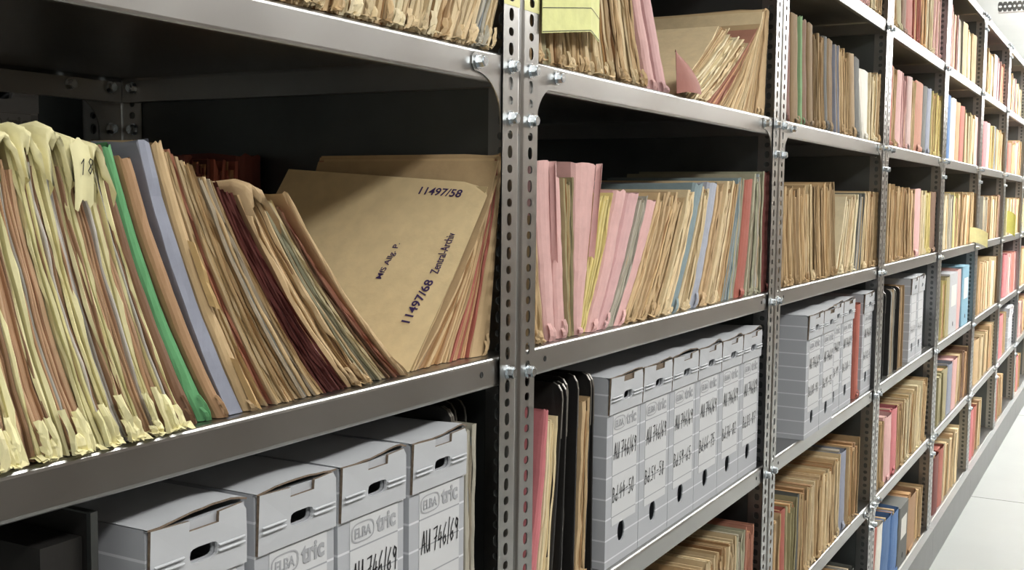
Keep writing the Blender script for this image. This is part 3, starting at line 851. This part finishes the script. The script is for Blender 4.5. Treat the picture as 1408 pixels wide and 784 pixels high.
# ------------------------------------------------------------ files
PAL={'cream':(228,221,174),'cream2':(216,200,160),'buff':(204,180,136),'buff2':(222,195,142),'tan':(186,154,108),'dtan':(158,128,86),'otan':(168,126,86),'rtan':(172,112,88),
 'brown':(118,84,60),'kbrown':(130,104,68),'rbrown':(120,66,52),'dred':(112,52,46),'red':(168,84,68),'dpink':(196,104,108),'pink':(208,158,154),'pink2':(194,148,148),'gpink':(190,160,156),'green':(84,158,98),'lgreen':(120,160,110),
 'blueg':(134,140,158),'lilac':(152,158,174),'teal':(118,140,146),'olive':(150,140,98),'grey':(168,162,146),'gpap':(172,156,132),'ggreen':(158,156,128),'white':(222,218,206),'yel':(208,190,116),
 'orange':(220,168,110),'blue':(72,112,168),'blue2':(110,158,182),'black':(30,29,28),'dgrey':(92,94,90),'gbox':(170,172,178)}
def _soft(c,k=.80,g=1.05):
    y=.3*c[0]+.59*c[1]+.11*c[2]; return tuple(min(240,(y+(v-y)*k)*g) for v in c)
PAL={k:(v if k in ('black','cream') else _soft(v)) for k,v in PAL.items()}
WORD={'cream':'cream','cream2':'pale','buff':'buff','buff2':'buff','tan':'tan','dtan':'brownish','otan':'orange-brown','rtan':'reddish-brown','brown':'brown','kbrown':'dark tan','rbrown':'red-brown','dred':'dark red','red':'red','dpink':'deep pink','pink':'pink','pink2':'dusty pink',
 'gpink':'greyish pink','green':'green','lgreen':'light green','blueg':'grey-blue','lilac':'lilac','teal':'grey-teal','olive':'olive','grey':'grey','gpap':'grey-brown','ggreen':'grey-green','white':'off-white','yel':'yellow','orange':'orange','blue':'blue','blue2':'light blue','black':'black','dgrey':'dark grey','gbox':'light grey'}
STY={'b':('paper_bundle','ragged %s paper bundle'),'s':('file_folder','%s folder'),'p':('paper_file','thin-layered %s file'),'k':('hardback_binder','%s hardback binder'),'x':('box_file','%s box file'),'cov':('file_folder','%s folder')}
def lin(c,j=0,rng=None,mul=1.0):
    v=[max(0,min(255,x*mul)) for x in c]
    if rng:
        k=1+rng.uniform(-j,j); v=[max(4,min(250,x*k+rng.uniform(-j,j)*14)) for x in v]
    return s2l(v)
def smooth_noise(rng,n,k=2):
    a=[rng.uniform(-1,1) for _ in range(n)]
    for _ in range(k): a=[(a[max(0,i-1)]+2*a[i]+a[min(n-1,i+1)])/4 for i in range(n)]
    return a
def page_cols(col,rng):
    c=PAL[col]
    if col=='cream': base=[(186,150,120),(170,134,104),(198,166,134),(150,118,92),(178,146,118),(176,172,166)]
    elif col in('pink','pink2','dpink','gpink'): base=[(200,176,150),(186,160,130),c,c]
    elif col in('red','dred','rtan','brown'): base=[c,c,tuple(x*.9 for x in c),(190,150,110),(176,132,100)]
    elif col in('white','cream2'): base=[(206,188,150),(190,166,124),(216,204,172),(160,130,92)]
    elif col in('grey','ggreen','gpap','dgrey','teal','blueg'): base=[c,(176,168,150),(150,140,120),(190,166,130),(160,168,172)]
    else: base=[c,tuple(x*.9 for x in c),tuple(min(250,x*1.08) for x in c),(170,134,92),(196,172,134),(146,112,76)]
    return base
def make(st,col,xb0,xb1,xt0,xt1,H,o,yf,z,far,rng):
    """returns list of (part name, mesh)"""
    gap=min(.0010,(xb1-xb0)*.04); xb0+=gap; xb1-=gap; xt0+=gap; xt1-=gap
    if xt1<xt0+.0012: xt1=xt0+.0012
    cx=(xb0+xb1)/2; th=max(xb1-xb0,xt1-xt0); dep=o.get('dep',.31)
    nu=(16,8,5)[far]
    bowk=.09
    def X(s,u):
        z=H*u; q=min(1.1,z/.27); a=xb0+(xb1-xb0)*s-cx; b=xt0+(xt1-xt0)*s-cx
        return a+(b-a)/H*(z+(bowk if st!='cov' else .03)*.27*4*q*(1-q))
    c=PAL[col]; parts=[]
    def sheet(mb,s,d,w,y0,top,cc,tear=.15,bulge=.002):
        wn=[]; 
        for j in range(nu+1):
            q=w*rng.uniform(.45,1.35)
            if rng.random()<tear: q=w*.08
            wn.append(q)
        if far<2: wn=[(wn[max(0,j-1)]+2*wn[j]+wn[min(nu,j+1)])/4 if rng.random()<.7 else wn[j] for j in range(nu+1)]
        yn=smooth_noise(rng,nu+1,1); rows=[]
        for j in range(nu+1):
            u=j/nu; uu=u*top; x=X(s,uu); zz=H*uu
            y=y0+yn[j]*bulge
            # keep strips inside the item's own thickness
            lim=abs(X(1,uu)-X(0,uu))*.9; ww=min(wn[j],lim)
            rows.append([(x,dep,zz),(x,y+.012,zz),(x,y,zz),(x+d*ww*.6,y-.0014,zz+rng.uniform(-.001,.001)),(x+d*ww,y+.0004,zz+rng.uniform(-.002,.002))])
        mb.grid(rows,cc)
        # second skin so that the sheet has a thickness
        e=d*.0005
        mb.grid([[(p[0]+e,p[1]+.0006,p[2]) for p in r] for r in rows],cc)
    def pages(n,s0,s1,y0,ragged,top0,top1,cols):
        mb=MB(); cuts=[0]+sorted(rng.uniform(0,1) for _ in range(n-1))+[1]; cuts=[s0+(s1-s0)*((k/n)*.55+.45*q) for k,q in enumerate(cuts)]
        wob=smooth_noise(rng,nu+1,1)
        for i in range(n):
            a,b=cuts[i],cuts[i+1]; tp=rng.uniform(top0,top1); yy=y0+rng.uniform(0,ragged); cl=lin(rng.choice(cols),.10,rng)
            wn=smooth_noise(rng,nu+1,1); xs=smooth_noise(rng,nu+1,2); rows=[]
            amp=ragged*.35
            for j in range(nu+1):
                u=j/nu*tp; sh=(b-a)*.25*xs[j]
                l=X(a,u); r=X(b,u); y=yy+wn[j]*amp+wob[j]*amp
                rows.append([(l,dep-.01,H*u),(l,y+.0008,H*u),((l*.7+r*.3),y,H*u),((l*.3+r*.7)+sh*(r-l),y+.0003,H*u),(r,y+.001,H*u),(r,dep-.01,H*u)])
            mb.grid(rows,cl)
            t=rows[-1]; mb.quad([t[0],t[1],t[2],t[3],t[4],t[5]],cl)
        return mb
    thick=abs(X(1,.5)-X(0,.5))
    if st in('b','p'):
        n=max(2,min((16,9,4)[far],int(thick/(.0022 if st=='p' else .0026))))
        cols=page_cols(col,rng)
        if st=='p': cols=cols+[c,c]
        mb=pages(n,.06,.94,.0015 if col=='cream' else .003,.006 if st=='b' else .004,.88 if st=='b' else .93,.97 if st=='b' else .985,cols)
        parts.append(('pages',mb.mesh('pages',M['paper'],True)))
        mb=MB(); w=min(.012,thick*.42) if st=='b' else min(.004,thick*.3)
        if col=='cream': w=min(.0075,thick*.20)
        cl=lin(c,.05,rng)
        sheet(mb,.0,1,w,.002,rng.uniform(.96,1),cl); sheet(mb,1.,-1,w*.7,.0025,rng.uniform(.96,1),lin(c,.06,rng))
        if st=='b':
            for k in range((rng.randint(0,1) if thick<.045 else 2) if far<2 else 0): sheet(mb,rng.uniform(.3,.7),rng.choice((-1,1)),w*.6,.0015,rng.uniform(.85,.97),lin(c,.08,rng),.3)
            if st=='b' and far<2:
                nf=(5 if col=='cream' else 3)
                for k in range(nf):     # torn and crushed ends at the foot
                    s=rng.uniform(.02,.85); hh=rng.uniform(.010,.045 if col=='cream' else .028); ww=min(rng.uniform(.005,.012),thick*.4); s=min(s,max(.02,.97-ww/max(.003,xb1-xb0))); rows=[]
                    for j in range(5):
                        q=j/4; x=X(s,q*hh/H)
                        rows.append([(x+ww*f*(1-.25*q*rng.random()),-.001-.006*math.sin(math.pi*(.15+.7*q))*rng.uniform(.5,1.2)-.003*math.sin(math.pi*f),hh*q+rng.uniform(0,.003)) for f in (0,.33,.66,1)])
                    mb.grid(rows,lin(c,.07,rng))
                for k in range(nf-1):     # crumpled lip lying on the shelf edge
                    s=rng.uniform(0,.8); ww=min(rng.uniform(.006,.016),thick*.5); s=min(s,max(.02,.97-ww/max(.003,xb1-xb0))); x=X(s,0)
                    mb.grid([[(x+ww*f,.004,.0015+rng.uniform(0,.004)) for f in (0,.5,1)],[(x+ww*f,-.003,.003+rng.uniform(0,.005)) for f in (0,.5,1)],[(x+ww*f,-.007-rng.uniform(0,.006),.001+rng.uniform(0,.004)) for f in (0,.5,1)]],lin(c,.07,rng))
        if o.get('hood'):
            cl2=lin(c,.04,rng); rows=[]; m=11; dr=[(rng.uniform(.006,.030) if rng.random()<.55 else rng.uniform(0,.005)) for _ in range(m)]; dr=[(dr[max(0,i-1)]+2*dr[i]+dr[min(m-1,i+1)])/4 for i in range(m)]
            pk=rng.uniform(.3,.7); ah=rng.uniform(.012,.022)
            for v,(dz,dy,aw) in enumerate([(-1,-.004,1),(-.45,-.009,1),(0,-.006,1),(.06,.010,1.05),(.05,.06,.8),(0,.16,.6),(-.1,.29,.5)]):
                r=[]
                for i in range(m):
                    s=.02+.95*i/(m-1); e=math.log(.5)/math.log(pk); zz=H*.955+ah*aw*math.sin(math.pi*min(1,max(0,s))**e)**.7
                    zz+= (dz*dr[i] if v<3 else dz*.06)+rng.uniform(-.0015,.0015)*(v<4)
                    if i==0: zz-=.022
                    if i==m-1: zz-=.016
                    r.append((X(s,zz/H)+(rng.uniform(-.0008,.0008) if v<4 and 0<i<m-1 else 0),dy+rng.uniform(-.002,.002)*(v<4),zz))
                rows.append(r)
            h=MB(); h.grid(rows,cl2); h.grid([[(p[0],p[1]+.0007,p[2]-.0009) for p in r] for r in rows],cl2)
            if o.get('txt'):      # a torn piece of cover hanging in front with a handwritten number
                zt=H*.955+.012; wd=abs(X(.95,1)-X(.05,1)); x0=X(.03,1); f=[]
                for j in range(6):
                    q=j/5; f.append([(x0+wd*i/7+.004*q,-.0115-.003*math.sin(q*3)-.001*math.sin(i),zt-.046*q-(rng.uniform(0,.008) if j==5 else 0)-.003*math.cos(i*.9)) for i in range(8)])
                h.grid(f,cl2); h.grid([[(p[0],p[1]+.0006,p[2]) for p in r] for r in f],cl2)
                tm=hand(o['txt'],.012,min(.017,wd*.8),rng,'handwriting'); tm.transform(Matrix.Translation((x0+wd*.3+.001,-.0165,zt-.026)))
                parts.append(('handwriting',tm))
            parts.append(('top_flap',h.mesh('top_flap',M['paper'],True,True)))
        parts.append(('cover',mb.mesh('cover',M['paper'],True)))
    elif st=='s':
        ru=nu; rows=[]; cl=lin(c,.04,rng)
        if o.get('flat'): prof=[(0,dep),(0,.06),(0,.002),(.02,0),(.5,-.0003),(.98,0),(1,.002),(1,.06),(1,dep)]
        else: prof=[(0,dep),(0,.06),(0,.010),(.06,.004),(.22,.0012),(.5,0),(.78,.0012),(.94,.004),(1,.010),(1,.06),(1,dep)]
        yn=smooth_noise(rng,ru+1,2); crease=[rng.uniform(-.08,.08) for _ in range(ru+1)]
        topj=[rng.uniform(-.004,.002) for _ in prof]
        for j in range(ru+1):
            u=j/ru; r=[]
            for i,(s,y) in enumerate(prof):
                y2=y if y>.05 else (y*min(1,thick/.02)+yn[j]*.0015+ (rng.uniform(-.0006,.0006)))
                r.append((X(s,u),y2,H*u+(topj[i] if j==ru else 0)))
            rows.append(r)
        mb=MB(); mb.grid(rows,cl)
        # inner skin
        inn=[]
        for r in rows:
            m=(r[0][0]+r[-1][0])/2
            inn.append([(p[0]+(.0006 if p[0]<m else -.0006),p[1]+.0006,p[2]) for p in r])
        mb.grid(inn,lin(c,.04,rng,.95))
        if far<2 and not o.get('flat'):
            for k in range(2):
                s=rng.uniform(.05,.6); hh=rng.uniform(.012,.03); ww=min(thick,xb1-xb0)*.3; rr=[]
                for j in range(4):
                    q=j/3; x=X(s,q*hh/H); rr.append([(x+ww*f,-.0012-.004*math.sin(math.pi*q)-.002*math.sin(math.pi*f),hh*q) for f in (0,.5,1)])
                mb.grid(rr,lin(c,.06,rng))
        if o.get('torn'):
            for u0,u1 in ((.42,.66),(.02,.22)):
                rr=[]
                for j in range(6):
                    u=u0+(u1-u0)*j/5; x=X(.45,u); rr.append([(x+thick*.75*f*(1-.35*abs(math.sin(3*j))),-.002-.006*math.sin(math.pi*f)*rng.uniform(.6,1.3),H*u-.006*f) for f in (0,.35,.7,1)])
                mb.grid(rr,lin((200,168,116),.06,rng))
        n=max(1,min(6,int(thick/.004))) if far<2 else 1
        pg=pages(n,.12,.88,.016,.004,.93,.975,page_cols(col,rng))
        parts.append(('pages',pg.mesh('pages',M['paper'],True))); parts.append(('cover',mb.mesh('cover',M['paper'],True,False)))
        if o.get('fl'):   # turned-out upper corner of the cover
            f=MB(); rr=[]
            for j in range(7):
                u=.45+.55*j/6; x=X(1,u); w=.022*math.sin(math.pi*.5*j/6)
                rr.append([(x-.001,.004,H*u),(x+w*.5,-.002,H*u+.001),(x+w*.0,-.006,H*u-.004)])
            f.grid(rr,cl); parts.append(('corner_flap',f.mesh('corner_flap',M['paper'],True,True)))
    elif st=='k':
        mb=MB(); me_=MB(); 
        for s in (0,1):
            x=lambda u:X(s,u); t=.0035*(1 if s==0 else -1)
            oyz=[(dep,0),(.004,0),(0,.004)]+[(0,H*u) for u in (.25,.5,.75,.93)]+[(.018*(1-math.cos(a)),H*.93+H*.07*math.sin(a)) for a in (math.pi/6,math.pi/3,math.pi/2)]+[(dep,H)]
            A=[(X(s,zz/H),yy,zz) for yy,zz in oyz]; B=[(p[0]+t,p[1],p[2]) for p in A]
            mb.quad(A); mb.quad(list(reversed(B)))
            for i in range(len(A)): q=(i+1)%len(A); mb.quad([A[i],A[q],B[q],B[i]])
            for i in range(5,len(A)-2):
                e=-.0012; me_.quad([(A[i][0],A[i][1]+e,A[i][2]),(A[i+1][0],A[i+1][1]+e,A[i+1][2]+ (0.001 if i>5 else 0)),(B[i+1][0],B[i+1][1]+e,B[i+1][2]+(0.001 if i>5 else 0)),(B[i][0],B[i][1]+e,B[i][2])])
        parts.append(('board',mb.mesh('board',M['black'])))
        parts.append(('metal_edge',me_.mesh('metal_edge',M['edgegrey'])))
        n=3; pg=pages(n,.24,.76,.012,.006,.9,.94,[(60,56,50),(52,48,44),(170,140,100)] ); parts.append(('pages',pg.mesh('pages',M['paper'],True)))
    elif st=='x':
        mb=MB(); cl=lin(c,.03,rng)
        A=[[(X(s,u),y,H*u) for s,y in ((0,dep),(0,.003),(.06,0),(.94,0),(1,.003),(1,dep))] for u in (0,.03,.5,.97,1)]
        mb.grid(A,cl,True); mb.quad([p for p in A[-1]],cl)
        parts.append(('case',mb.mesh('case',M['paper'],True)))
        mb=MB(); mb.grid([[(X(s,u),-.0006,H*u) for s in (.2,.8)] for u in (.45,.8)],lin((215,214,208))); parts.append(('spine_label',mb.mesh('spine_label',M['paper'],True)))
        mb=MB(); mb.cyl(X(.5,.15),H*.15,-.0008,.0002,min(.011,thick*.3),14,lin((60,60,62))); parts.append(('finger_ring',mb.mesh('finger_ring',M['paper'],True)))
    elif st=='cov':
        mb=MB(); rows=[]; nv=8
        de=Vector((0,.35,.02)); cl=lin(c)
        for j in range(15):
            u=j/14; r=[]
            for i in range(nv+1):
                v=i/nv; du=0
                if v==0 and u>.96: r.append((X(0,u)-.001,.010,H*u-.006)); continue
                r.append((X(0,u)+.0,de.y*v+.0,H*u+de.z*v))
            rows.append(r)
        mb.grid(rows,cl); mb.grid([[(p[0]+.0008,p[1],p[2]) for p in r] for r in rows],lin(c,0,None,.95))
        # foot crease tab
        parts.append(('cover',mb.mesh('cover',M['paper'],True)))
        pg=pages(5,.16,.98,.003,.004,.955,.985,[(206,182,136),(190,166,124),(172,150,112)]); parts.append(('pages',pg.mesh('pages',M['paper'],True)))
        up=Vector((X(0,1)-X(0,0),0,H)); un=up.normalized(); dn=de.normalized(); nn=(-dn).cross(un).normalized(); org=Vector((X(0,0),0,0))
        def P(u,v): return Vector((X(0,u),0,H*u))+de*v
        for txt,u0,v0,u1,v1,horiz,ht,nm in (('11497/58',.905,.305,.905,.112,True,.0135,'number_stamp'),('11497/68',.222,.087,.445,.066,False,.0135,'number_stamp'),('Zentral-Archiv',.482,.064,.705,.064,False,.0125,'word_stamp'),('MfS Allg. P.',.421,.287,.62,.277,False,.0115,'word_stamp')):
            me=text_mesh(txt,.02,M['violet'],nm,.0001,.0003 if nm=='number_stamp' else .0001)
            xs=[v.co.x for v in me.vertices]; ys=[v.co.y for v in me.vertices]
            a=P(u0,v0); b=P(u1,v1); ln=(b-a).length; ex=(b-a).normalized(); ey=nn.cross(ex).normalized()
            sx=ln/(max(xs)-min(xs)); sy=ht/(max(ys)-min(ys))
            M4=Matrix(((ex.x*sx,ey.x*sy,nn.x,0),(ex.y*sx,ey.y*sy,nn.y,0),(ex.z*sx,ey.z*sy,nn.z,0),(0,0,0,1)))
            me.transform(Matrix.Translation((-min(xs),-min(ys),0))); me.transform(M4); me.transform(Matrix.Translation(a+nn*.0012)); parts.append((nm,me))
    for _,me in parts:
        for v in me.vertices:
            if v.co.z<.0002: v.co.z=.0002
    return (cx,yf,z),parts
FARK={'1':0,'2':0,'3':1,'4':1,'5':2,'6':2,'7':2,'8':2}
BAYN={'1':'the nearest bay','2':'the second bay','3':'the third bay','4':'the fourth bay','5':'the fifth bay','6':'the sixth bay','7':'the seventh bay','8':'the eighth bay'}
def uncross(rows):
    rows=[list(r) for r in rows]
    for a,b in zip(rows,rows[1:]):
        if abs(a[3]-b[2])<.006:
            m=(a[3]+b[2])/2; da=m-a[3]; db=m-b[2]; a[3]=m; a[5]+=da; b[2]=m; b[4]+=db
        sa=(a[5]-a[3])/a[6]; sb=(b[4]-b[2])/b[6]; zz=min(a[6],b[6])
        if a[3]+sa*zz>b[2]+sb*zz-.0004:
            s=(sa+sb)/2; g=(b[2]-a[3])
            a[5]=a[3]+s*a[6]; b[4]=b[2]+s*b[6]
        for r in (a,b):
            if r[5]<r[4]+.0035: r[5]=r[4]+.0035
    return rows
CELLS=[(k,uncross(uncross(uncross(r)))) for k,r in CELLS]
# count look-alikes per shelf so that every label names one file
tot={}
for key,rows in CELLS:
    for r in rows: k=(key[:2],r[0],WORD[r[1]]); tot[k]=tot.get(k,0)+1
seen={}
SPECIAL={('1B','s','green'):'bright green folder leaning among the files of the nearest bay',('1B','s','grey-blue'):'grey-blue flat-spined folder leaning right of the green folder',
 ('1Bx','cov','buff'):'buff folder cover stamped 11497/58 leaning against the post of the nearest bay',('1B','s','orange-brown'):'orange-brown folder between the green and the grey-blue folders'}
for key,rows in CELLS:
    bk,lv=key[0],key[1]; far=FARK[bk]; lo,hi=(int(bk)-2)*L+.0075,(int(bk)-1)*L-.0075
    for idx,r in enumerate(rows):
        st,col,xb0,xb1,xt0,xt1,H=r[:7]; o=r[7] if len(r)>7 else {}
        xb0,xb1,xt0,xt1=[min(hi-(.004 if q in(0,2) else 0),max(lo+(0 if q in(0,2) else .004),v)) for q,v in enumerate((xb0,xb1,xt0,xt1))]
        rng=random.Random('%s%d'%(key,idx)); kk=(key[:2],st,WORD[col]); seen[kk]=seen.get(kk,0)+1
        yf={'1Bx':.02,'2C':.02}.get(key,.012)+rng.uniform(-.002,.004)
        if key=='1A': yf=.006
        if key=='1B' and col=='cream': yf=.004
        if st=='cov': yf=.02
        pos,parts=make(st,col,xb0,xb1,xt0,xt1,H,o,yf,LEVEL[lv]+.0006,far,rng)
        nm,ds=STY[st]; d=ds%WORD[col]
        lab=SPECIAL.get((key,st,WORD[col]))
        if lab is None:
            if tot[kk]==1: lab='%s on the %s of %s'%(d,LEVWORD[lv],BAYN[bk])
            else: lab='%s, %s such from left, %s of %s'%(d,ORD[seen[kk]],LEVWORD[lv],BAYN[bk])
        t=tag(empty(nm,pos),lab,{'b':'paper bundle','s':'folder','p':'file','k':'binder','x':'box file','cov':'folder'}[st],'files on the %s of %s'%(LEVWORD[lv],BAYN[bk]))
        for pn,me in parts: link(pn,me,t)
# dark red folders in the back row of the nearest bay
for i,(x,h,c) in enumerate([(-.178,.277,'dred'),(-.120,.277,'red'),(-.066,.280,'dred')]):
    rng=random.Random(900+i); pos,parts=make('b' if i<2 else 's',c,x,x+.053,x,x+.053,h-.008,{'dep':.12},.44,LEVEL['B']+.0006,0,rng)
    t=tag(empty('file_folder',pos),'dim dark red folder at the back of the fourth shelf up, %s of three'%ORD[i+1],'folder','red folders in the back row')
    for pn,me in parts: link(pn,me,t)
# large yellow card hanging over the files of the second bay
CZ=lambda x: x*.14-max(0,x-.14)*.26
t=tag(empty('index_card',(.052,-.006,1.833)),'large yellow card hanging in front of the top files of the second bay','card')
mb=MB(); prof=[(0,0),(.05,-.004),(.09,-.008),(.135,-.010),(.150,-.006),(.200,.006)]
cl=lin((222,224,156))
mb.grid([[(x,y,z+CZ(x)) for x,y in prof] for z in (-.028,.02,.08,.24)],cl); mb.grid([[(x,y+.0008,z+CZ(x)) for x,y in prof] for z in (-.028,.02,.08,.24)],cl)
link('card',mb.mesh('card',M['paper'],True),t)
mb=MB()
for z in (-.0265,.006):
    mb.grid([[(x,y-.0006,z+dz+CZ(x)) for x,y in prof] for dz in (0,.0011)],(0,0,0))
link('ruled_line',mb.mesh('ruled_line',M['ink']),t)
# small tags that stick out over shelf edges further along
def tagcard(x,z,w,h,col,lab):
    mb=MB(); mb.grid([[(.02*math.sin(v*2),-w*v,h*u-.03*v*v) for v in [k/6 for k in range(7)]] for u in [k/4 for k in range(5)]],lin(col)); mb.grid([[(.0008+.02*math.sin(v*2),-w*v,h*u-.03*v*v) for v in [k/6 for k in range(7)]] for u in [k/4 for k in range(5)]],lin(col))
    tag(link('paper_tag',mb.mesh('paper_tag',M['paper'],True),None,(x,.012,z)),lab,'paper tag')
tagcard(4.80,LEVEL['B']+.012,.085,.075,(232,226,170),'pale yellow paper tag curling over the fourth shelf up in the fifth bay')
tagcard(6.62,LEVEL['B']+.02,.05,.14,(178,172,86),'olive yellow card on the fourth shelf up in the seventh bay')
tagcard(7.62,LEVEL['B']+.08,.05,.12,(232,226,160),'pale yellow card on the fourth shelf up in the eighth bay')
# pink loose flap at the foot of the pink folders in the second bay
t=tag(empty('paper_sheet',(.590,.004,LEVEL['A']+.001)),'torn salmon pink sheet hanging off the fifth shelf up in the second bay','paper sheet')
mb=MB(); rows=[]
for j in range(9):
    u=j/8; w=.135*(1-u*u)**.9+.006; rows.append([(w*f-.010*u,-.004-.016*math.sin(math.pi*f)*(1-u)+.004*f,.075*u+.010*f*(1-u)+.004*math.sin(6*f)*(1-f)) for f in (0,.2,.4,.6,.8,1)])
mb.grid(rows,lin((150,98,88))); mb.grid([[(p[0],p[1]+.0007,p[2]) for p in r] for r in rows],lin((144,92,82)))
link('sheet',mb.mesh('sheet',M['paper'],True,True),t)
# dark board standing at the left of the near boxes
t=tag(empty('hardback_binder',(-.70,.02,LEVEL['C']+.0006)),'large black binder left of the leftmost grey box','binder')
mb=MB(); mb.box(-.006,0,.0,.29,0,.350); link('board',mb.mesh('board',M['black']),t)
mb=MB(); mb.box(-.0068,.0006,-.0012,.004,.006,.351); mb.box(-.0068,.0006,.004,.28,.3495,.3512); o=link('metal_edge',mb.mesh('metal_edge',M['panel']),t); o['label']='worn grey metal edge'
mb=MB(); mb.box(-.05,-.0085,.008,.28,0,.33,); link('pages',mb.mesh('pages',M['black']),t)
# binders and tan file right of the near boxes
for i,(x,y,lab) in enumerate([(-.1195,.03,'black binder standing just right of the box marked Bd.31-38'),(-.079,.05,'black binder by the post, right of the tan file on the third shelf')]):
    t=tag(empty('hardback_binder',(x,y,LEVEL['C']+.0006)),lab,'binder','black binders beside the near boxes')
    for nm,me in make('k','black',0,(.009,.03)[i],0,(.009,.03)[i],.345,{'dep':.3},0,0,0,random.Random(70+i))[1]: link(nm,me,t,((.0045,.015)[i],0,0))
rng=random.Random(77); pos,parts=make('b','grey',-.109,-.081,-.109,-.083,.325,{},.012,LEVEL['C']+.0006,0,rng)
t=tag(empty('paper_bundle',pos),'thin tan paper bundle between the box marked Bd.31-38 and the post','paper bundle')
for pn,me in parts: link(pn,me,t)
# scribbled numbers on the cream flaps at the far left
for txt,x,z,w,h in (('100',-.838,LEVEL['B']+.234,.030,.014),('18',-.745,LEVEL['B']+.246,.012,.011)):
    pass
